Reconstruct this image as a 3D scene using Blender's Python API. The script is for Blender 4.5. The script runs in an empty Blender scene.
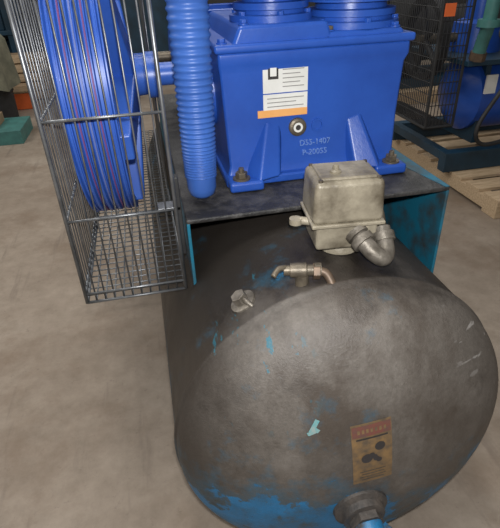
import bpy, bmesh, math, random
from mathutils import Vector as V, Matrix, Euler
random.seed(3)
pi=math.pi
scene=bpy.context.scene
COL=scene.collection

# ---------------------------------------------------------------- materials
def ramp(nt,fac,stops):
    r=nt.nodes.new('ShaderNodeValToRGB')
    while len(r.color_ramp.elements)<len(stops): r.color_ramp.elements.new(.5)
    for e,(p,c) in zip(r.color_ramp.elements,stops):
        e.position=p; e.color=(*c,1) if len(c)==3 else c
    nt.links.new(fac,r.inputs[0]); return r
def noise(nt,scale,detail=6,rough=.6,co=None,stretch=None):
    n=nt.nodes.new('ShaderNodeTexNoise'); n.inputs['Scale'].default_value=scale
    n.inputs['Detail'].default_value=detail; n.inputs['Roughness'].default_value=rough
    tc=nt.nodes.new('ShaderNodeTexCoord')
    if stretch:
        m=nt.nodes.new('ShaderNodeMapping'); m.inputs['Scale'].default_value=stretch
        nt.links.new(tc.outputs['Object'],m.inputs[0]); nt.links.new(m.outputs[0],n.inputs['Vector'])
    else: nt.links.new(tc.outputs['Object'],n.inputs['Vector'])
    return n
def mixc(nt,fac,a,b,bt='MIX'):
    m=nt.nodes.new('ShaderNodeMix'); m.data_type='RGBA'; m.blend_type=bt
    if isinstance(fac,(int,float)): m.inputs[0].default_value=fac
    else: nt.links.new(fac,m.inputs[0])
    for i,s in ((6,a),(7,b)):
        if isinstance(s,tuple): m.inputs[i].default_value=(*s,1)
        else: nt.links.new(s,m.inputs[i])
    return m.outputs[2]
def math_(nt,op,a,b):
    m=nt.nodes.new('ShaderNodeMath'); m.operation=op
    for i,s in enumerate((a,b)):
        if isinstance(s,(int,float)): m.inputs[i].default_value=s
        else: nt.links.new(s,m.inputs[i])
    return m.outputs[0]
def mrange(nt,v,a,b,c,d):
    mr=nt.nodes.new('ShaderNodeMapRange')
    for i,x in enumerate((a,b,c,d)): mr.inputs[i+1].default_value=x
    nt.links.new(v,mr.inputs[0]); return mr.outputs[0]
def base(name,rough=.5,metal=0,spec=.5):
    m=bpy.data.materials.new(name); m.use_nodes=True
    nt=m.node_tree; b=nt.nodes['Principled BSDF']
    b.inputs['Roughness'].default_value=rough; b.inputs['Metallic'].default_value=metal
    b.inputs['Specular IOR Level'].default_value=spec
    return m,nt,b
def mat(name,c1,c2=None,rough=.5,metal=0,scale=12,bump=0,lo=.35,hi=.65,stretch=None,spec=.5,bscale=None):
    m,nt,b=base(name,rough,metal,spec)
    if c2 is None: c2=tuple(x*.8 for x in c1)
    n=noise(nt,scale,stretch=stretch)
    r=ramp(nt,n.outputs[0],[(lo,c1),(hi,c2)])
    nt.links.new(r.outputs[0],b.inputs['Base Color'])
    if bump:
        n2=noise(nt,bscale or scale*6)
        bp=nt.nodes.new('ShaderNodeBump'); bp.inputs['Strength'].default_value=bump; bp.inputs['Distance'].default_value=.004
        nt.links.new(n2.outputs[0],bp.inputs['Height']); nt.links.new(bp.outputs[0],b.inputs['Normal'])
    return m

M={}
M['blue']=mat('pump_blue_paint',(.022,.092,.43),(.017,.070,.35),rough=.33,scale=6,bump=.12,bscale=120)
M['blue2']=mat('blue_hose_plastic',(.045,.135,.46),(.036,.105,.37),rough=.42,scale=8)
M['wheelblue']=mat('flywheel_blue_paint',(.040,.125,.49),(.03,.095,.41),rough=.35,scale=8)
M['teal']=mat('teal_paint_dirty',(.010,.14,.22),(.04,.055,.06),rough=.5,scale=11,lo=.45,hi=.66,bump=.1)
M['bluefit']=mat('blue_painted_fitting',(.012,.13,.28),(.05,.05,.05),rough=.5,scale=24,lo=.48,hi=.62,bump=.3)
M['blackplate']=mat('grimy_black_plate',(.020,.019,.018),(.085,.08,.075),rough=.45,scale=26,bump=.7,lo=.42,hi=.75)
M['wire']=mat('zinc_wire',(.27,.28,.29),(.15,.155,.16),rough=.38,metal=.7,scale=20)
M['cast']=mat('dirty_cast_alloy',(.33,.29,.215),(.085,.068,.045),rough=.42,metal=.1,scale=10,bump=.5,lo=.42,hi=.70)
M['steel']=mat('galvanised_fitting',(.28,.25,.21),(.11,.095,.075),rough=.45,metal=.5,scale=30,bump=.2)
M['darksteel']=mat('oily_steel',(.09,.075,.055),(.20,.165,.12),rough=.45,metal=.5,scale=30,bump=.2)
M['brass']=mat('tarnished_brass',(.15,.10,.065),(.08,.06,.045),rough=.5,metal=.4,scale=30)
M['white']=mat('label_white',(.80,.79,.74),(.70,.69,.64),rough=.5,scale=10)
M['orange']=mat('label_orange',(.85,.42,.14),(.78,.36,.10),rough=.5)
M['tag']=mat('orange_tag',(.9,.18,.04),(.8,.15,.04),rough=.6)
M['red']=mat('decal_red_faded',(.15,.05,.035),(.10,.055,.045),rough=.6,scale=60)
M['decal']=mat('decal_tan_faded',(.20,.12,.05),(.09,.065,.042),rough=.6,scale=45)
M['ink']=mat('ink_black',(.025,.022,.02),(.035,.03,.03),rough=.6)
M['inkgrey']=mat('print_grey',(.25,.24,.22),(.3,.29,.27))
M['belt']=mat('rubber_belt_red_edge',(.17,.05,.16),(.12,.05,.18),rough=.6)
M['beltgrey']=mat('belt_grey',(.14,.19,.44),(.10,.14,.36),rough=.5)
M['wood']=mat('pallet_wood',(.56,.42,.27),(.38,.27,.16),rough=.8,scale=8,stretch=(1,12,12),bump=.2)
M['darkblue']=mat('dark_blue_paint',(.010,.045,.08),(.008,.025,.04),rough=.45,scale=5)
M['black']=mat('matte_black',(.014,.014,.015),(.028,.028,.028),rough=.6)
M['green']=mat('grey_green_canvas',(.21,.20,.14),(.12,.12,.085),rough=.9,scale=9,bump=.4)
M['tealgreen']=mat('teal_green_enamel',(.06,.20,.18),(.045,.14,.13),rough=.5)
M['tan']=mat('cardboard_tan',(.30,.21,.12),(.22,.15,.09),rough=.8)
M['wall']=mat('painted_block_wall',(.10,.095,.09),(.07,.07,.065),rough=.8,scale=3)
M['rust']=mat('rusty_iron',(.085,.07,.058),(.035,.032,.03),rough=.6,scale=30,bump=.6)
M['letter']=mat('cast_letter_highlight',(.16,.28,.62),(.12,.22,.55),rough=.35)
M['chip']=mat('teal_chip',(.05,.28,.30),(.25,.30,.28),rough=.5,scale=60)

def tank_mat():
    m,nt,b=base('tank_grime_shade_over_teal',.5,0,.4)
    n1=noise(nt,2.4,5,.55); g=ramp(nt,n1.outputs[0],[(.30,(.072,.061,.052)),(.52,(.104,.091,.079)),(.72,(.140,.125,.110))])
    n2=noise(nt,90,8,.8); g2=ramp(nt,n2.outputs[0],[(.35,(.76,.75,.73)),(.65,(1.12,1.11,1.10))])
    col=mixc(nt,1,g.outputs[0],g2.outputs[0],'MULTIPLY')
    tc=nt.nodes.new('ShaderNodeTexCoord'); sp=nt.nodes.new('ShaderNodeSeparateXYZ'); nt.links.new(tc.outputs['Object'],sp.inputs[0])
    X,Y,Z=sp.outputs
    n9=noise(nt,4,7,.65,stretch=(1.5,.8,1)); oil=ramp(nt,n9.outputs[0],[(.46,(0,0,0)),(.62,(.7,.7,.7))])
    col=mixc(nt,oil.outputs[0],col,(.050,.038,.029))
    n8=noise(nt,5,9,.72); sc=ramp(nt,n8.outputs[0],[(.54,(0,0,0)),(.74,(.5,.5,.5))])
    col=mixc(nt,sc.outputs[0],col,(.19,.17,.15))
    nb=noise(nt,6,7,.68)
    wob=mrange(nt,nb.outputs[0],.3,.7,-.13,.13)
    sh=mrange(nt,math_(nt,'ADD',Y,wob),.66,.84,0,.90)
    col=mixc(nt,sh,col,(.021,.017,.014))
    fl=mrange(nt,math_(nt,'ADD',X,wob),-.20,-.38,0,.75)  # shade on the tank's left flank, painted into the colour
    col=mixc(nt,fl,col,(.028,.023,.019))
    low=mrange(nt,Z,.09,-.11,-.12,.13)
    left=mrange(nt,X,.18,-.12,-.05,.05)
    n3=noise(nt,6.5,10,.72)
    s_=math_(nt,'ADD',math_(nt,'ADD',n3.outputs[0],low),left)
    msk=ramp(nt,s_,[(.60,(0,0,0)),(.615,(1,1,1))])
    n4=noise(nt,11,7,.7); paint=ramp(nt,n4.outputs[0],[(.38,(.014,.17,.38)),(.55,(.02,.12,.24)),(.68,(.05,.07,.08))])
    tint=ramp(nt,s_,[(.48,(0,0,0)),(.60,(.5,.5,.5))])
    c=mixc(nt,tint.outputs[0],col,(.02,.10,.16))
    c=mixc(nt,msk.outputs[0],c,paint.outputs[0])
    n5=noise(nt,20,5,.65,stretch=(1.8,.5,1.0)); s=ramp(nt,n5.outputs[0],[(.625,(0,0,0)),(.64,(.8,.8,.8))])
    lm=mrange(nt,X,-.10,-.16,0,1); hm=mrange(nt,Z,.16,.24,0,1)
    hm2=mrange(nt,Y,.86,.90,1,0)
    c=mixc(nt,math_(nt,'MULTIPLY',math_(nt,'MULTIPLY',math_(nt,'MULTIPLY',s.outputs[0],lm),hm),hm2),c,(.02,.13,.18))
    n10=noise(nt,22,3,.5,stretch=(.5,.9,2.6)); s2=ramp(nt,n10.outputs[0],[(.665,(0,0,0)),(.68,(.6,.6,.6))])
    rm=mrange(nt,X,.17,.24,0,1)
    c=mixc(nt,math_(nt,'MULTIPLY',math_(nt,'MULTIPLY',s2.outputs[0],rm),hm),c,(.36,.34,.32))
    nt.links.new(c,b.inputs['Base Color'])
    rr=ramp(nt,n9.outputs[0],[(.35,(.56,.56,.56)),(.65,(.38,.38,.38))]); nt.links.new(rr.outputs[0],b.inputs['Roughness'])
    n6=noise(nt,190,6,.7); bp=nt.nodes.new('ShaderNodeBump'); bp.inputs['Strength'].default_value=.5; bp.inputs['Distance'].default_value=.003
    nt.links.new(n6.outputs[0],bp.inputs['Height']); nt.links.new(bp.outputs[0],b.inputs['Normal'])
    return m
M['tank']=tank_mat()
def floor_mat():
    m,nt,b=base('concrete_floor',.6,0,.3)
    n1=noise(nt,1.3,6,.6); a=ramp(nt,n1.outputs[0],[(.3,(.215,.170,.130)),(.55,(.292,.240,.190)),(.72,(.375,.320,.262))])
    n2=noise(nt,12,10,.75); d=ramp(nt,n2.outputs[0],[(.3,(.80,.79,.77)),(.65,(1.08,1.08,1.08))])
    c=mixc(nt,1,a.outputs[0],d.outputs[0],'MULTIPLY')
    n3=noise(nt,2.1,8,.68); st=ramp(nt,n3.outputs[0],[(.50,(0,0,0)),(.68,(.6,.6,.6))])
    c=mixc(nt,st.outputs[0],c,(.16,.11,.073))
    n4=noise(nt,2.2,5,.6,stretch=(6,.7,1)); s4=ramp(nt,n4.outputs[0],[(.60,(0,0,0)),(.70,(.38,.38,.38))])
    c=mixc(nt,s4.outputs[0],c,(.13,.10,.08))
    n5=noise(nt,28,7,.85); s5=ramp(nt,n5.outputs[0],[(.58,(0,0,0)),(.68,(.6,.6,.6))])
    c=mixc(nt,s5.outputs[0],c,(.12,.09,.07))
    nt.links.new(c,b.inputs['Base Color'])
    bp=nt.nodes.new('ShaderNodeBump'); bp.inputs['Strength'].default_value=.2; bp.inputs['Distance'].default_value=.003
    nt.links.new(n2.outputs[0],bp.inputs['Height']); nt.links.new(bp.outputs[0],b.inputs['Normal'])
    return m
M['floor']=floor_mat()

# ---------------------------------------------------------------- mesh helpers
def empty(name,loc=(0,0,0)):
    e=bpy.data.objects.new(name,None); e.location=loc; COL.objects.link(e); return e
def fin(bm,name,mt,parent=None,smooth=False,bevel=0,loc=None,sub=0):
    bmesh.ops.recalc_face_normals(bm,faces=bm.faces)
    me=bpy.data.meshes.new(name); bm.to_mesh(me); bm.free()
    o=bpy.data.objects.new(name,me); COL.objects.link(o)
    me.materials.append(M[mt] if isinstance(mt,str) else mt)
    if smooth:
        for p in me.polygons: p.use_smooth=True
    if bevel:
        b=o.modifiers.new('b','BEVEL'); b.width=bevel; b.segments=3; b.limit_method='ANGLE'; b.angle_limit=.6
        for p in me.polygons: p.use_smooth=True
        w=o.modifiers.new('w','WEIGHTED_NORMAL')
    if parent:
        o.parent=parent; o.matrix_parent_inverse=Matrix.Translation(parent.location).inverted()
    if loc: o.location=loc
    return o
def addbox(bm,lo,hi,rot=None,taper=None):
    lo=V(lo);hi=V(hi);c=(lo+hi)/2;s=(hi-lo)/2
    vs=[]
    for z in(-1,1):
        for x,y in((-1,-1),(1,-1),(1,1),(-1,1)):
            k=taper if (taper and z>0) else 1
            p=V((x*s.x*k,y*s.y*k,z*s.z))
            if rot: p=rot@p
            vs.append(bm.verts.new(c+p))
    for f in((3,2,1,0),(4,5,6,7),(0,1,5,4),(1,2,6,5),(2,3,7,6),(3,0,4,7)): bm.faces.new([vs[i] for i in f])
def box(name,lo,hi,mt,parent=None,bevel=.003,rot=None,taper=None):
    bm=bmesh.new(); addbox(bm,lo,hi,rot,taper); return fin(bm,name,mt,parent,bevel=bevel)
def frame(d):
    d=V(d).normalized(); a=V((0,0,1)) if abs(d.z)<.9 else V((0,1,0))
    u=d.cross(a).normalized(); return d,u,d.cross(u).normalized()
def addlathe(bm,p0,d,prof,seg=32,cap=True,sx=1):
    d,u,w=frame(d); p0=V(p0); rings=[]
    for t,r in prof:
        if r<1e-5: rings.append([bm.verts.new(p0+d*t)])
        else: rings.append([bm.verts.new(p0+d*t+u*(r*math.cos(2*pi*i/seg))+w*(r*math.sin(2*pi*i/seg))) for i in range(seg)])
    for a,b in zip(rings,rings[1:]):
        for i in range(seg):
            j=(i+1)%seg
            if len(a)==1 and len(b)==1: continue
            if len(a)==1: bm.faces.new((a[0],b[i],b[j]))
            elif len(b)==1: bm.faces.new((a[i],b[0],a[j]))
            else: bm.faces.new((a[i],b[i],b[j],a[j]))
    if cap:
        if len(rings[0])>1: bm.faces.new(rings[0])
        if len(rings[-1])>1: bm.faces.new(rings[-1])
def lathe(name,p0,d,prof,mt,parent=None,seg=32,smooth=True,bevel=0,cap=True):
    bm=bmesh.new(); addlathe(bm,p0,d,prof,seg,cap); o=fin(bm,name,mt,parent,smooth=smooth,bevel=bevel)
    if smooth and not bevel:
        e=o.modifiers.new('es','EDGE_SPLIT'); e.split_angle=.7
    return o
def cyl(name,p0,p1,r,mt,parent=None,seg=24,bevel=0):
    L=(V(p1)-V(p0)).length
    return lathe(name,p0,V(p1)-V(p0),[(0,r),(L,r)],mt,parent,seg,bevel=bevel)
def addrod(bm,p0,p1,r,seg=5):
    L=(V(p1)-V(p0)).length; addlathe(bm,p0,V(p1)-V(p0),[(0,r),(L,r)],seg)
def catmull(pts,n=8):
    P=[V(p) for p in pts]; P=[2*P[0]-P[1]]+P+[2*P[-1]-P[-2]]; out=[]
    for i in range(1,len(P)-2):
        for k in range(n):
            t=k/n; a,b,c,d=P[i-1:i+3]
            out.append(.5*((2*b)+(c-a)*t+(2*a-5*b+4*c-d)*t*t+(3*b-a-3*c+d)*t**3))
    out.append(P[-2]); return out
def tube(name,pts,r,mt,parent=None,seg=16,n=8,rf=None,raw=False):
    path=[V(p) for p in pts] if raw else catmull(pts,n); bm=bmesh.new(); rings=[]
    t0=(path[1]-path[0]).normalized(); d,u,w=frame(t0)
    for k,p in enumerate(path):
        t=(path[min(k+1,len(path)-1)]-path[max(k-1,0)]).normalized()
        u=(u-t*u.dot(t)).normalized(); w=t.cross(u)
        rr=rf(k/(len(path)-1),k) if rf else r
        rings.append([bm.verts.new(p+u*(rr*math.cos(2*pi*i/seg))+w*(rr*math.sin(2*pi*i/seg))) for i in range(seg)])
    for a,b in zip(rings,rings[1:]):
        for i in range(seg):
            j=(i+1)%seg; bm.faces.new((a[i],a[j],b[j],b[i]))
    bm.faces.new(rings[0]); bm.faces.new(rings[-1])
    return fin(bm,name,mt,parent,smooth=True)
def hexnut(name,p,d,r,h,mt,parent=None):
    bm=bmesh.new(); addlathe(bm,p,d,[(0,r),(h,r)],6); return fin(bm,name,mt,parent,bevel=.0012)
def prism(name,poly,axis,a,b,mt,parent=None,bevel=.003):
    bm=bmesh.new()
    def mk(p,t):
        return V((t,p[0],p[1])) if axis=='x' else V((p[0],t,p[1])) if axis=='y' else V((p[0],p[1],t))
    A=[bm.verts.new(mk(p,a)) for p in poly]; B=[bm.verts.new(mk(p,b)) for p in poly]
    bm.faces.new(A); bm.faces.new(B[::-1])
    for i in range(len(poly)):
        j=(i+1)%len(poly); bm.faces.new((A[i],B[i],B[j],A[j]))
    return fin(bm,name,mt,parent,bevel=bevel)
def text(name,s,loc,rot,size,mt,parent=None,ext=.0006,align='CENTER'):
    c=bpy.data.curves.new(name,'FONT'); c.body=s; c.size=size; c.extrude=ext; c.align_x=align; c.align_y='CENTER'
    o=bpy.data.objects.new(name,c); COL.objects.link(o); c.materials.append(M[mt])
    if parent: o.parent=parent; o.matrix_parent_inverse=Matrix.Translation(parent.location).inverted()
    o.location=loc; o.rotation_euler=rot; return o

# ---------------------------------------------------------------- room
box('floor',(-7,-3,-.1),(9,11,0),'floor',bevel=0)
box('wall_back',(-7,11,0),(9,11.2,4),'wall',bevel=0)
box('wall_left',(-7.2,-3,0),(-7,11.2,4),'wall',bevel=0)
box('wall_right',(9,-3,0),(9.2,11.2,4),'wall',bevel=0)

# ---------------------------------------------------------------- tank
TX,TZ,TR,WY,HD,TE=.348,.460,.394,.730,.185,2.55
tank=empty('compressor_tank',(TX,1.6,TZ))
bm=bmesh.new()
prof=[]
for k in range(25):
    a=pi/2*k/24; prof.append((-HD*math.cos(a),TR*math.sin(a)))
prof+=[(.003,TR+.003),(.009,TR+.0045),(.015,TR+.003),(.020,TR)]
for k in range(1,9): prof.append((.022+(TE-WY-.022)*k/8,TR))
for k in range(1,17):
    a=pi/2*k/16; prof.append((TE-WY+HD*math.sin(a),TR*math.cos(a)))
addlathe(bm,(0,WY,0),(0,1,0),[(t,max(r,0)) for t,r in prof],96,cap=False)
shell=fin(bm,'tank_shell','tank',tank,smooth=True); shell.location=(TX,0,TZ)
def heady(x,z,off=0):
    q=((x-TX)**2+(z-TZ)**2)/TR**2
    return WY-HD*math.sqrt(max(0,1-q))-off
def headn(x,z):
    y=heady(x,z); n=V(((x-TX)/TR**2,(y-WY)/HD**2,(z-TZ)/TR**2)); return n.normalized()
def patch(name,cx,cz,w,h,mt,rot=0,off=.0012,n=8,ou=0,ov=0):
    bm=bmesh.new(); g=[]
    for j in range(n+1):
        row=[]
        for i in range(n+1):
            u=ou+(i/n-.5)*w; v=ov+(j/n-.5)*h
            x=cx+u*math.cos(rot)-v*math.sin(rot); z=cz+u*math.sin(rot)+v*math.cos(rot)
            row.append(bm.verts.new((x,heady(x,z,off),z)))
        g.append(row)
    for j in range(n):
        for i in range(n): bm.faces.new((g[j][i],g[j][i+1],g[j+1][i+1],g[j+1][i]))
    return fin(bm,name,mt,tank,smooth=True)
LX,LZ,LR=.339,.564,.07
def lp(name,w,h,mt,off,ou=0,ov=0): patch(name,LX,LZ,w,h,mt,rot=LR,off=off,ou=ou,ov=ov)
lp('warning_decal',.084,.158,'decal',.0012)
lp('decal_header',.080,.026,'red',.0022,ov=.062)
lp('decal_bar',.066,.004,'ink',.0026,ov=.044)
for k in range(4): lp('decal_line_%d'%k,.056-.008*(k%2),.0022,'rust',.0026,ov=-.044-.008*k)
for k in range(7): lp('decal_header_letter_%d'%k,.005,.009,'decal',.0030,ou=-.027+.009*k,ov=.062)
def disc(name,u,v,r,mt):
    bm=bmesh.new(); c=bm.verts.new((LX+u,heady(LX+u,LZ+v,.003),LZ+v)); rg=[]
    for i in range(14):
        a=2*pi*i/14; x=LX+u+r*math.cos(a); z=LZ+v+r*math.sin(a); rg.append(bm.verts.new((x,heady(x,z,.003),z)))
    for i in range(14): bm.faces.new((c,rg[i],rg[(i+1)%14]))
    fin(bm,name,mt,tank)
disc('pictogram_gear',.014,.020,.011,'ink'); disc('pictogram_palm',-.012,-.008,.012,'ink')
for k,(a,b) in enumerate([(-.002,0),(.004,-.006),(.008,-.012),(.014,-.016)]): disc('pictogram_finger_%d'%k,a,b,.006,'ink')
# drain port
PX,PZ=.327,.392
py=heady(PX,PZ)
nn=headn(PX,PZ); nn=(nn*.5+V((0,-1,0))*.5).normalized()
p0=V((PX,py,PZ))
lathe('port_boss',p0-nn*.01,nn,[(0,.062),(.016,.060),(.022,.048),(.036,.046),(.038,.040)],'rust',tank,32)
hexnut('port_bushing',p0+nn*.026,nn,.037,.018,'rust',tank)
el=p0+nn*.038
tube('drain_elbow',[el,el+V((0,-.016,-.006)),el+V((0,-.028,-.022)),el+V((0,-.030,-.05))],.031,'bluefit',tank,18)
lathe('valve_flange',el+V((0,-.030,-.028)),(0,0,-1),[(0,.036),(.006,.036),(.007,.066),(.026,.066),(.028,.03),(.08,.03)],'bluefit',tank,28)
for k in range(4):
    a=pi/4+k*pi/2; hexnut('flange_bolt_%d'%k,el+V((.05*math.cos(a),-.030+.05*math.sin(a),-.036)),(0,0,1),.009,.009,'bluefit',tank)
def tz(x): return TZ+math.sqrt(TR**2-(x-TX)**2)
n1=V((.139-TX,0,tz(.139)-TZ)).normalized(); q=V((.139,.808,tz(.139)))
lathe('top_plug_boss',q-n1*.006,n1,[(0,.030),(.010,.029),(.012,.021)],'steel',tank,24)
hexnut('top_plug',q+n1*.004,n1,.017,.020,'steel',tank)
tube('plug_lever',[q+n1*.012,q+n1*.016+V((.010,-.014,0)),q+n1*.006+V((.018,-.028,0))],.006,'steel',tank,8)
VX=.257; q=V((VX,.776,tz(VX)))
lathe('valve_riser',q-V((0,0,.005)),(0,0,1),[(0,.014),(.025,.014)],'darksteel',tank)
lathe('valve_body',q+V((-.035,.012,.028)),(1,-.25,0),[(0,.011),(.012,.011),(.013,.015),(.03,.016),(.045,.016),(.047,.012),(.06,.012),(.062,.015),(.075,.015)],'darksteel',tank,18)
hexnut('valve_nut',q+V((.022,-.004,.026)),(1,-.25,0),.017,.014,'brass',tank)
tube('valve_outlet',[q+V((.03,-.006,.027)),q+V((.045,-.014,.024)),q+V((.052,-.028,.012)),q+V((.054,-.036,.0))],.009,'brass',tank,12)
tube('valve_handle',[q+V((-.03,.012,.034)),q+V((-.048,.004,.038)),q+V((-.062,-.008,.030))],.006,'darksteel',tank,8)
for k,(x,z,w,h,r) in enumerate([(.223,.648,.009,.030,-.5),(.218,.634,.018,.008,.4),(.226,.640,.008,.014,.9)]):
    patch('paint_chip_%d'%k,x,z,w,h,'chip',rot=r,n=3)
for k,y in enumerate((1.0,2.3)):
    prism('tank_leg_%d'%k,[(TX-.30,.0),(TX+.30,.0),(TX+.24,TZ-.28),(TX-.24,TZ-.28)],'y',y,y+.02,'teal',tank)
    box('tank_foot_%d'%k,(TX-.32,y-.03,0),(TX+.32,y+.07,.012),'teal',tank)
PL0,PL1,PY0,PY1,PT=.05,.725,1.01,2.35,.90
box('mount_plate',(PL0,PY0,PT-.012),(PL1,PY1,PT),'blackplate',tank,bevel=.004)
for nm,x0,x1 in(('plate_side_left',PL0,PL0+.008),('plate_side_right',PL1-.008,PL1)):
    box(nm,(x0,PY0,.62),(x1,PY1,PT-.010),'teal',tank,bevel=.002)
prism('plate_edge',[(PL1-.012,PY0+.002),(PL1-.001,PY0+.002),(PL1-.001,PY1),(PL1-.05,PY1),(PL1-.05,PY0+.2)],'z',PT,PT+.0012,'teal',tank,bevel=0)

# ---------------------------------------------------------------- pump
pump=empty('compressor_pump',(.41,1.45,PT))
X0,X1,Y0,Y1=.18,.66,1.18,1.68
DZ=1.226
box('base_flange',(X0-.005,Y0-.015,PT+.001),(X1+.005,Y1+.015,PT+.024),'blue',pump,bevel=.006)
bm=bmesh.new(); rings=[]
for z,ix,fy in [(PT+.02,0.0,0.0),(PT+.05,.010,.012),(1.05,.006,.022),(DZ-.05,0.0,.022),(DZ-.03,-.004,.010),(DZ,-.004,.010)]:
    rings.append([bm.verts.new(p) for p in ((X0+ix,Y0+fy,z),(X1-ix,Y0+fy,z),(X1-ix,Y1-fy,z),(X0+ix,Y1-fy,z))])
for a,b in zip(rings,rings[1:]):
    for i in range(4):
        j=(i+1)%4; bm.faces.new((a[i],a[j],b[j],b[i]))
bm.faces.new(rings[0]); bm.faces.new(rings[-1])
fin(bm,'crankcase','blue',pump,bevel=.008)
XC=(X0+X1)/2
for k,s in enumerate((-1,1)):
    x=XC+s*.198
    for kk,(yf,sy) in enumerate(((Y0,1),(Y1,-1))):
        yb=yf-sy*.055
        lo=min(yb,yf+sy*.03); hi=max(yb,yf+sy*.03)
        box('foot_%d%d'%(k,kk),(x-.045,lo,PT+.001),(x+.045,hi,PT+.028),'blue',pump,bevel=.008)
        f0=[V((XC+s*.165,yf-sy*.052,PT+.024)),V((XC+s*.105,yf-sy*.030,PT+.024)),V((XC+s*.092,yf+sy*.022,PT+.145)),V((XC+s*.125,yf+sy*.022,PT+.155))]
        f1=[V((XC+s*.200,yf+sy*.03,PT+.024)),V((XC+s*.085,yf+sy*.03,PT+.024)),V((XC+s*.080,yf+sy*.04,PT+.15)),V((XC+s*.150,yf+sy*.04,PT+.16))]
        bm=bmesh.new(); A=[bm.verts.new(p) for p in f0];B=[bm.verts.new(p) for p in f1]
        bm.faces.new(A);bm.faces.new(B[::-1])
        for i in range(4):
            j=(i+1)%4; bm.faces.new((A[i],B[i],B[j],A[j]))
        fin(bm,'gusset_%d%d'%(k,kk),'blue',pump,bevel=.006)
        bx=V((x+s*.010,yf-sy*.026,PT+.028))
        lathe('bolt_washer_%d%d'%(k,kk),bx,(0,0,1),[(0,.023),(.004,.023)],'darksteel',pump,20)
        hexnut('bolt_nut_%d%d'%(k,kk),bx+V((0,0,.004)),(0,0,1),.016,.015,'darksteel',pump)
        cyl('bolt_stud_%d%d'%(k,kk),bx,bx+V((0,0,.030)),.007,'darksteel',pump,12)
box('deck_flange',(X0-.012,Y0+.002,DZ-.002),(X1+.012,Y1-.002,DZ+.018),'blue',pump,bevel=.007)
prism('deck_pedestal',[(X0+.025,DZ),(X0+.285,DZ),(X0+.265,DZ+.055),(X0+.05,DZ+.055)],'y',Y0+.012,Y1-.02,'blue',pump,bevel=.010)
prism('deck_pedestal_low',[(X0+.255,DZ),(X1-.005,DZ),(X1-.02,DZ+.030),(X0+.255,DZ+.030)],'y',Y0+.012,Y1-.02,'blue',pump,bevel=.010)
def cylinder(name,cx,cz0,r,cy):
    prof=[(0,r+.022),(.014,r+.022),(.016,r+.004),(.024,r+.004),(.026,r+.012),(.040,r+.012),(.042,r-.01)]
    t=.056
    for k in range(9):
        prof+=[(t,r-.012),(t+.002,r+.02),(t+.007,r+.02),(t+.009,r-.012)]; t+=.018
    prof+=[(t,r+.01),(t+.02,r+.012),(t+.06,r+.012),(t+.065,r-.01)]
    lathe(name,(cx,cy,cz0),(0,0,1),prof,'blue',pump,48)
    for k in range(6):
        a=2*pi*(k+.5)/6
        hexnut(name+'_bolt_%d'%k,(cx+(r+.012)*math.cos(a),cy+(r+.012)*math.sin(a),cz0+.014),(0,0,1),.009,.009,'blue',pump)
cylinder('cylinder_small',.335,DZ+.055,.082,1.310)
cylinder('cylinder_large',.550,DZ+.030,.102,1.318)
for k,(x,y,z) in enumerate([(X0+.01,Y0+.03,DZ+.018),(X0+.065,Y0+.035,DZ+.055),(X0+.275,Y0+.030,DZ+.030),(X1-.035,Y0+.030,DZ+.030)]):
    lathe('deck_bolt_washer_%d'%k,(x,y,z),(0,0,1),[(0,.013),(.003,.013)],'blue',pump,16)
    hexnut('deck_bolt_%d'%k,(x,y,z+.003),(0,0,1),.010,.008,'darksteel' if k==2 else 'blue',pump)
FY=Y0+.022
fr=(pi/2,0,0)
box('spec_label',(.285,FY-.003,1.125),(.400,FY,1.210),'white',pump,bevel=0)
box('spec_label_bar',(.270,FY-.0035,1.066),(.400,FY,1.084),'orange',pump,bevel=0)
box('spec_label_lower',(.285,FY-.003,1.084),(.400,FY,1.122),'white',pump,bevel=0)
box('label_icon',(.298,FY-.0045,1.158),(.324,FY-.003,1.195),'ink',pump,bevel=0)
box('label_icon_inner',(.303,FY-.0052,1.165),(.319,FY-.0044,1.188),'white',pump,bevel=0)
for k in range(6): box('label_line_%d'%k,(.335,FY-.0042,1.138+k*.010),(.390-.01*(k%2),FY-.003,1.1400+k*.010),'inkgrey',pump,bevel=0)
for k in range(3): box('label_line_b%d'%k,(.295,FY-.0042,1.091+k*.010),(.390-.02*(k%2),FY-.003,1.0930+k*.010),'inkgrey',pump,bevel=0)
lathe('sight_glass_ring',(.375,FY+.002,1.035),(0,-1,0),[(0,.024),(.010,.023),(.013,.019),(.013,.013),(.009,.012)],'darksteel',pump,28)
lathe('sight_glass_lens',(.375,FY,1.035),(0,-1,0),[(0,.0125),(.0105,.0125)],'white',pump,20)
lathe('sight_glass_dot',(.375,FY-.010,1.035),(0,-1,0),[(0,.007),(.001,.007)],'ink',pump,20)
lathe('boss_ring',(.43,FY+.004,1.035),(0,-1,0),[(0,.018),(.009,.017),(.009,.012),(.004,.011)],'blue',pump,24)
text('cast_lettering_a','D55-1407',(.422,Y0+.0155,.992),fr,.021,'letter',pump,.003)
text('cast_lettering_b','P-20055',(.422,Y0+.0135,.966),fr,.021,'letter',pump,.003)
lathe('bearing_cover',(X0+.01,1.43,1.10),(-1,0,0),[(0,.10),(.02,.098),(.024,.075),(.05,.065),(.052,.04)],'blue',pump,36)
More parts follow.
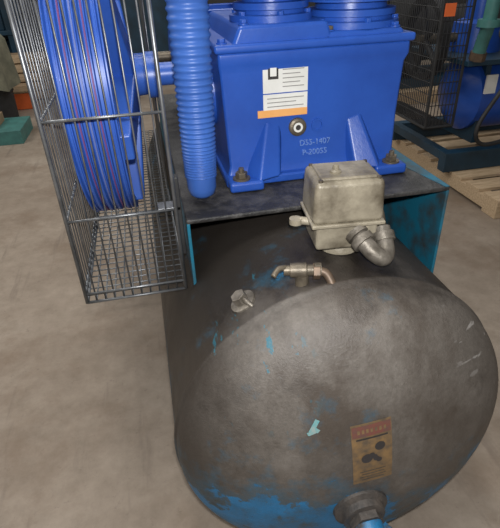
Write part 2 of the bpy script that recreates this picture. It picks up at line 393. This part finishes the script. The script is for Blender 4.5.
# flywheel
WX0,WX1,WYc,WZ,WR=-.180,-.068,1.43,1.15,.355
fw=empty('flywheel',(-.11,WYc,WZ))
lathe('crankshaft',(.125,WYc,WZ),(-1,0,0),[(0,.03),(.28,.03)],'wheelblue',fw)
prof=[(0,WR-.03),(0,WR)]
g=5;w=(WX1-WX0)/g
for k in range(g):
    prof+=[(k*w+.003,WR),(k*w+.007,WR-.008),(k*w+w-.007,WR-.008),(k*w+w-.003,WR)]
prof+=[(WX1-WX0,WR),(WX1-WX0,WR-.03)]
prof.append(prof[0])
lathe('rim',(WX0,WYc,WZ),(1,0,0),prof,'wheelblue',fw,96,cap=False)
for k in range(g):
    r0=WR-.010
    lathe('belt_%d'%k,(WX0+k*w+.0095,WYc,WZ),(1,0,0),[(0,r0),(0,r0+.008),(w-.019,r0+.008),(w-.019,r0),(0,r0)],'belt' if k in(1,3) else ('beltgrey' if k==2 else 'wheelblue'),fw,96,cap=False)
lathe('hub',(WX0+.02,WYc,WZ),(1,0,0),[(0,.06),(.10,.06),(.11,.055),(.17,.05),(.172,.06),(.20,.06),(.203,.04)],'wheelblue',fw,32)
for k in range(6):
    a=2*pi*k/6+.3; d=V((0,math.cos(a),math.sin(a))); t=V((0,-math.sin(a),math.cos(a)))
    bm=bmesh.new()
    A=[V((-.10,WYc,WZ))+d*.04-t*.045,V((-.10,WYc,WZ))+d*.04+t*.045,V((-.10,WYc,WZ))+d*(WR-.02)+t*.034,V((-.10,WYc,WZ))+d*(WR-.02)-t*.034]
    va=[bm.verts.new(p) for p in A]; vb=[bm.verts.new(p+V((.085 if i<2 else .055,0,0))) for i,p in enumerate(A)]
    bm.faces.new(va);bm.faces.new(vb[::-1])
    for i in range(4): bm.faces.new((va[i],vb[i],vb[(i+1)%4],va[(i+1)%4]))
    fin(bm,'spoke_%d'%k,'wheelblue',fw,bevel=.006)
# drive motor behind the pump
mo=empty('electric_motor',(.12,2.0,PT))
lathe('motor_body',(.12,2.08,1.10),(1,0,0),[(0,.08),(.01,.14),(.05,.155),(.34,.155),(.38,.14),(.40,.08)],'blue',mo,36)
bm=bmesh.new()
for k in range(22):
    a=2*pi*k/22; c=V((.30,2.08+.163*math.cos(a),1.10+.163*math.sin(a)))
    addbox(bm,c-V((.13,.003,.012)),c+V((.13,.003,.012)),Matrix.Rotation(a+pi/2,3,'X'))
fin(bm,'motor_fins','blue',mo)
box('motor_foot',(.18,1.96,PT+.002),(.44,2.20,.96),'blue',mo)
cyl('motor_shaft',(.05,2.08,1.10),(.13,2.08,1.10),.02,'darksteel',mo)

# ---------------------------------------------------------------- belt guard
GX0,GX1,GY0,GY1,GZ0,GZ1=-.212,.030,1.02,2.45,.71,1.62
guard=empty('belt_guard',(-.09,1.7,.7))
lathe('motor_sheave',(-.17,2.08,1.10),(1,0,0),[(0,.07),(.11,.07),(.112,.02),(.20,.02)],'wheelblue',guard,32)
bm=bmesh.new()
r=.0021
nx=11
for k in range(nx+1):
    x=GX0+(GX1-GX0)*k/nx
    addrod(bm,(x,GY0,GZ0),(x,GY0,GZ1),r)
    addrod(bm,(x,GY0,GZ1),(x,GY1,GZ1),r)
    addrod(bm,(x,GY0,GZ0),(x,GY1,GZ0),r)
ny=50
for k in range(ny+1):
    y=GY0+(GY1-GY0)*k/ny
    addrod(bm,(GX0,y,GZ0),(GX1,y,GZ0),r)
    addrod(bm,(GX0,y,GZ0),(GX0,y,GZ1),r)
    if y<1.10 or y>1.6: addrod(bm,(GX1,y,GZ0),(GX1,y,GZ1),r)
    addrod(bm,(GX0,y,GZ1),(GX1,y,GZ1),r)
for z in (.71,.735,.93,1.15,1.38,1.62):
    rr=.0034
    addrod(bm,(GX0,GY0-.004,z),(GX1,GY0-.004,z),rr); addrod(bm,(GX0,GY0,z),(GX0,GY1,z),rr)
    if z<.9: addrod(bm,(GX1,GY0,z),(GX1,GY1,z),rr)
for x in(GX0,GX1):
    addrod(bm,(x,GY0-.004,GZ0),(x,GY0-.004,GZ1),.0045,8); addrod(bm,(x,GY0,GZ0),(x,GY1,GZ0),.0045,8)
fin(bm,'guard_wire_mesh','wire',guard,smooth=True)
box('guard_bracket',(GX1-.004,1.03,.80),(GX1+.014,1.055,1.0),'black',guard)
box('guard_bracket_tab',(GX1-.04,1.03,.92),(GX1+.012,1.07,.928),'wire',guard,bevel=.001)

# ---------------------------------------------------------------- corrugated hose
hose=empty('corrugated_hose',(.10,1.12,.95))
path=catmull([(.114,1.12,1.60),(.111,1.12,1.40),(.108,1.115,1.20),(.105,1.11,1.05),(.103,1.105,.965)],60)
tube('hose_corrugation',path,.04,'blue2',hose,24,raw=True,rf=lambda t,k:(.0475-.011*t)+.0022*math.sin(k*2*pi/5+.3))
e=path[-1]
lathe('hose_end_cuff',e+V((0,0,.005)),(0,-.05,-1),[(0,.036),(.030,.035),(.045,.030),(.053,.020),(.057,.0)],'blue2',hose,24)

# ---------------------------------------------------------------- pressure switch
ps=empty('pressure_switch',(.38,.89,.90))
rot=Matrix.Rotation(math.radians(-6),3,'Z')
def pb(name,c,s,mt,bevel=.006,taper=None):
    c=V(c);s=V(s)/2
    bm=bmesh.new(); addbox(bm,c-s,c+s,rot,taper); return fin(bm,name,mt,ps,bevel=bevel)
cx,cy=.377,.882
pb('switch_base',(cx,cy,.905),(.132,.112,.058),'cast',.008)
pb('switch_cover',(cx,cy,.984),(.150,.122,.092),'cast',.012,.95)
pb('cover_lip',(cx,cy,.936),(.155,.128,.009),'cast',.003)
pb('cover_cap',(cx,cy,1.031),(.116,.090,.008),'cast',.005)
for k,(a,b) in enumerate(((-1,-1),(1,-1),(1,1),(-1,1))):
    p=V((cx,cy,0))+rot@V((a*.059,b*.046,0)); cyl('cover_rivet_%d'%k,(p.x,p.y,1.024),(p.x,p.y,1.033),.005,'darksteel',ps,10)
lathe('cover_screw',(cx-.022,cy-.01,1.032),(0,0,1),[(0,.012),(.006,.012),(.009,.007),(.018,.006),(.020,.0)],'cast',ps,16)
lathe('switch_flange',(cx,cy,.8548),(0,0,1),[(0,.045),(.006,.045),(.024,.035)],'cast',ps,24)
tube('unloader_lug',[(cx-.06,cy-.01,.925),(cx-.08,cy-.003,.928),(cx-.095,cy,.930)],.009,'cast',ps,10)
lathe('lug_ring',(cx-.102,cy,.924),(0,0,1),[(0,.014),(.012,.014)],'cast',ps,16)
sx=cx+.012; sy=cy-.054
lathe('conduit_nut',(sx,sy,.914),(.35,-.8,-.45),[(0,.025),(.012,.025),(.013,.018),(.018,.018),(.019,.026),(.034,.026)],'steel',ps,12)
tube('conduit_elbow',[(sx+.010,sy-.022,.901),(sx+.024,sy-.044,.885),(sx+.042,sy-.052,.874),(sx+.056,sy-.036,.880),(sx+.060,sy-.010,.902)],.0185,'steel',ps,16)
lathe('conduit_collar',(sx+.059,sy-.020,.894),(.02,.6,.6),[(0,.0235),(.018,.0235),(.020,.018),(.030,.018)],'steel',ps,12)
tube('conduit_cable',[(sx+.061,sy+.001,.916),(sx+.070,sy+.045,.935),(sx+.066,sy+.10,.927),(sx+.03,sy+.17,.917)],.010,'darksteel',ps,12)

# ---------------------------------------------------------------- pallet + second compressor
pal=empty('wooden_pallet',(2.7,3.2,0))
for k in range(8):
    y=2.30+k*.195
    box('deck_board_%d'%k,(2.0,y,.10),(3.4,y+.14,.122),'wood',pal,bevel=.002)
for k,x in enumerate((2.0,2.65,3.3)):
    box('stringer_%d'%k,(x,2.30,.022),(x+.09,3.80,.10),'wood',pal,bevel=.002)
for k,y in enumerate((2.30,3.0,3.67)):
    box('bottom_board_%d'%k,(2.0,y,0),(3.4,y+.13,.022),'wood',pal,bevel=.002)
c2=empty('air_compressor',(2.7,3.3,.126))
for k,y in enumerate((2.80,3.55)):
    box('skid_beam_%d'%k,(1.93,y,.126),(3.35,y+.08,.26),'darkblue',c2)
box('skid_end',(1.93,2.88,.20),(1.99,3.55,.26),'darkblue',c2)
lathe('receiver_tank',(2.22,3.2,.55),(1,0,0),[(-.10,.0),(-.09,.10),(-.06,.18),(0,.25),(.9,.25),(.98,.16),(1.0,0)],'blue',c2,40)
box('receiver_plate',(2.22,2.930,.60),(2.30,2.944,.72),'white',c2,bevel=0)
box('top_plate',(2.0,2.85,.80),(3.3,3.6,.83),'darkblue',c2)
box('control_panel',(2.35,2.80,.84),(2.75,2.90,1.2),'black',c2,bevel=.01)
for k,x in enumerate((2.25,3.0)): box('saddle_%d'%k,(x,3.0,.24),(x+.04,3.4,.80),'darkblue',c2)
lathe('motor',(2.75,3.35,1.00),(1,0,0),[(0,.10),(.02,.16),(.4,.16),(.42,.12),(.47,.11)],'blue',c2,32)
lathe('pump_crankcase',(2.3,3.25,.83),(0,0,1),[(0,.17),(.18,.16),(.2,.10),(.5,.10)],'blue',c2,24)
lathe('pump_flywheel',(1.88,3.25,.92),(1,0,0),[(0,.26),(.06,.26),(.06,.22),(.0,.22),(0,.26)],'black',c2,40,cap=False)
for k in range(5):
    a=2*pi*k/5; addp=V((1.91,3.25,.92)); d=V((0,math.cos(a),math.sin(a)))
    cyl('pump_flywheel_spoke_%d'%k,addp,addp+d*.24,.02,'black',c2,10)
cyl('pump_shaft',(1.86,3.25,.92),(2.3,3.25,.92),.03,'darksteel',c2)
bm=bmesh.new()
ax0,ax1,ay0,ay1,az0,az1=1.80,2.0,2.90,3.62,.42,1.35
for k in range(31):
    y=ay0+k*.024
    addrod(bm,(ax0,y,az0),(ax0,y,az1),.0035,4); addrod(bm,(ax0,y,az0),(ax1,y,az0),.0035,4)
for k in range(14):
    z=az0+k*.0715; addrod(bm,(ax0,ay0,z),(ax0,ay1,z),.003,4); addrod(bm,(ax0,ay0,z),(ax1,ay0,z),.003,4)
for k in range(9):
    x=ax0+k*.025; addrod(bm,(x,ay0,az0),(x,ay0,az1),.0035,4)
for x,y in((ax0,ay0),(ax0,ay1),(ax1,ay0)): addrod(bm,(x,y,az0),(x,y,az1),.010,6)
addrod(bm,(ax0,ay0,az0),(ax0,ay1,az0),.010,6); addrod(bm,(ax0,ay0,az0),(ax1,ay0,az0),.010,6)
fin(bm,'guard_mesh','black',c2)
tube('discharge_pipe',[(2.06,2.86,.84),(2.055,2.83,.95),(2.05,2.80,1.05),(2.05,2.79,1.35)],.04,'tealgreen',c2,14)
lathe('pipe_flange',(2.05,2.80,1.03),(0,0,1),[(0,.065),(.04,.065)],'tealgreen',c2,20)
lathe('pipe_union',(2.06,2.86,.835),(0,-.15,1),[(0,.05),(.05,.05)],'brass',c2,8)
lathe('gauge',(2.2,2.82,.98),(0,-1,.4),[(0,.05),(.03,.05)],'steel',c2,20)
box('shipping_tag',(1.80,2.88,1.09),(1.87,2.884,1.16),'tag',c2,bevel=0)
tube('control_cable',[(2.4,2.9,.84),(2.25,2.78,.7),(2.08,2.74,.45),(2.15,2.75,.32),(2.4,2.76,.34)],.014,'black',c2,8)
mc=empty('crated_blower',(3.2,5.4,0))
box('blower_crate_base',(2.2,5.0,0),(4.4,6.0,.14),'wood',mc)
lathe('blower_housing',(2.5,5.5,.65),(1,0,0),[(0,.2),(.02,.45),(.5,.45),(.52,.3),(.8,.28),(1.4,.28),(1.42,.1)],'black',mc,40)
box('blower_frame',(2.4,5.15,.14),(4.2,5.85,.24),'darkblue',mc)

# ---------------------------------------------------------------- left background
tb=empty('teal_machine_base',(-1.9,5.2,0))
box('machine_plinth',(-2.6,4.95,0),(-1.22,5.5,.13),'tealgreen',tb)
box('machine_bed',(-2.6,5.05,.13),(-1.45,5.4,.22),'tan',tb)
box('machine_column',(-2.6,5.1,.16),(-2.0,5.5,.9),'tealgreen',tb,bevel=.02)
dr=empty('canvas_covered_barrel',(-1.9,6.0,0))
BX,BY=-1.70,5.95
lathe('barrel',(BX,BY,0),(0,0,1),[(0,.26),(.3,.27),(.31,.28),(.6,.27),(.62,.28),(.80,.26)],'black',dr,32)
bm=bmesh.new(); rings=[]
for k in range(12):
    t=k/11; z=.86-.50*max(0,t-.3)/.7; rr=.30*min(1,(t+.02)/.32)+.03*t
    rings.append([bm.verts.new((BX+(rr+.035*t*math.sin(7*2*pi*i/56)+.02*math.sin(3*2*pi*i/56))*math.cos(2*pi*i/56),BY+(rr+.035*t*math.sin(7*2*pi*i/56))*math.sin(2*pi*i/56),z+.03*t*math.sin(4*2*pi*i/56))) for i in range(56)])
for a,b in zip(rings,rings[1:]):
    for i in range(56): bm.faces.new((a[i],a[(i+1)%56],b[(i+1)%56],b[i]))
bm.faces.new(rings[0]); fin(bm,'canvas','green',dr,smooth=True)
cr=empty('orange_parts_crate',(-1.5,6.6,0))
box('crate_body',(-1.58,6.40,0),(-1.34,6.65,.20),'tag',cr,bevel=.01,taper=1.1)
box('crate_rim',(-1.64,6.37,.19),(-1.28,6.68,.22),'tan',cr,bevel=.008)
cr2=empty('wooden_crate',(-1.4,7.0,0))
for k in range(5): box('crate_slat_%d'%k,(-1.75,6.85,.02+k*.11),(-1.15,6.87,.11+k*.11),'wood',cr2)
box('crate_core',(-1.74,6.872,0),(-1.16,7.10,.55),'tan',cr2)
sh=empty('storage_rack',(-2,7.4,0))
for k,x in enumerate((-4.2,-2.9,-1.55)):
    for kk,y in enumerate((7.2,7.8)): box('post_%d%d'%(k,kk),(x-.04,y-.04,0),(x+.04,y+.04,2.2),'darkblue',sh)
box('rack_back_panel',(-4.25,7.82,0),(-1.5,7.86,2.2),'black',sh)
for k,z in enumerate((.15,.75,1.35)):
    box('shelf_%d'%k,(-4.25,7.15,z),(-1.5,7.85,z+.05),'darkblue',sh)
    for j in range(7):
        w_=random.uniform(.2,.33); h_=random.uniform(.2,.5); x=-4.1+j*.36
        box('carton_%d%d'%(k,j),(x,7.25,z+.05),(x+w_,7.7,z+.05+h_),random.choice(['black','darkblue','tan','black','darkblue','green']),sh,bevel=.01)
cb=empty('steel_cabinet',(0,8.3,0))
box('cabinet_body',(-1.1,8.0,.08),(.9,8.6,1.9),'black',cb,bevel=.01)
for k in range(3):
    box('cabinet_door_%d'%k,(-1.08+k*.66,7.98,.12),(-1.08+k*.66+.63,8.0,1.86),'darkblue',cb,bevel=.006)
    box('cabinet_handle_%d'%k,(-.52+k*.66,7.95,.9),(-.50+k*.66,7.98,1.1),'steel',cb)
box('cabinet_plinth',(-1.05,8.05,0),(.85,8.55,.08),'black',cb)

# ---------------------------------------------------------------- lights
w=bpy.data.worlds.new('World'); scene.world=w; w.use_nodes=True
w.node_tree.nodes['Background'].inputs[0].default_value=(1,.98,.97,1); w.node_tree.nodes['Background'].inputs[1].default_value=.23
def area(name,loc,rot,size,e,col=(1,1,1),sy=None):
    l=bpy.data.lights.new(name,'AREA'); l.energy=e; l.size=size; l.color=col
    if sy: l.shape='RECTANGLE'; l.size_y=sy
    o=bpy.data.objects.new(name,l); COL.objects.link(o); o.location=loc; o.rotation_euler=rot; return o
area('ceiling_lamp_near',(-.1,1.3,4.0),(0,0,0),.4,50,(1,.98,.94),1.8)
area('ceiling_lamp_far',(1.5,5.5,4.4),(0,0,0),2.5,100,(1,.98,.95),3)
area('ceiling_lamp_side',(-3.5,3.0,4.2),(0,math.radians(-20),0),2,110,(1,.97,.93),2)
fl=bpy.data.lights.new('flash','POINT'); fl.energy=64; fl.shadow_soft_size=.015
fo=bpy.data.objects.new('flash',fl); COL.objects.link(fo); fo.location=(.01,-.01,1.475)
scene.view_settings.view_transform='Standard'
# ---------------------------------------------------------------- camera
F=V((.1618,.8325,-.530)).normalized(); R=V((.9762,-.2133,-.0370)); R=(R-F*R.dot(F)).normalized(); U=R.cross(F)
cd=bpy.data.cameras.new('camera'); cam=bpy.data.objects.new('camera',cd); COL.objects.link(cam)
cd.sensor_fit='HORIZONTAL'; cd.sensor_width=36; cd.lens=36*480/500; cd.clip_start=.02
cam.matrix_world=Matrix(((R.x,U.x,-F.x,0),(R.y,U.y,-F.y,0),(R.z,U.z,-F.z,1.40),(0,0,0,1)))
scene.camera=cam
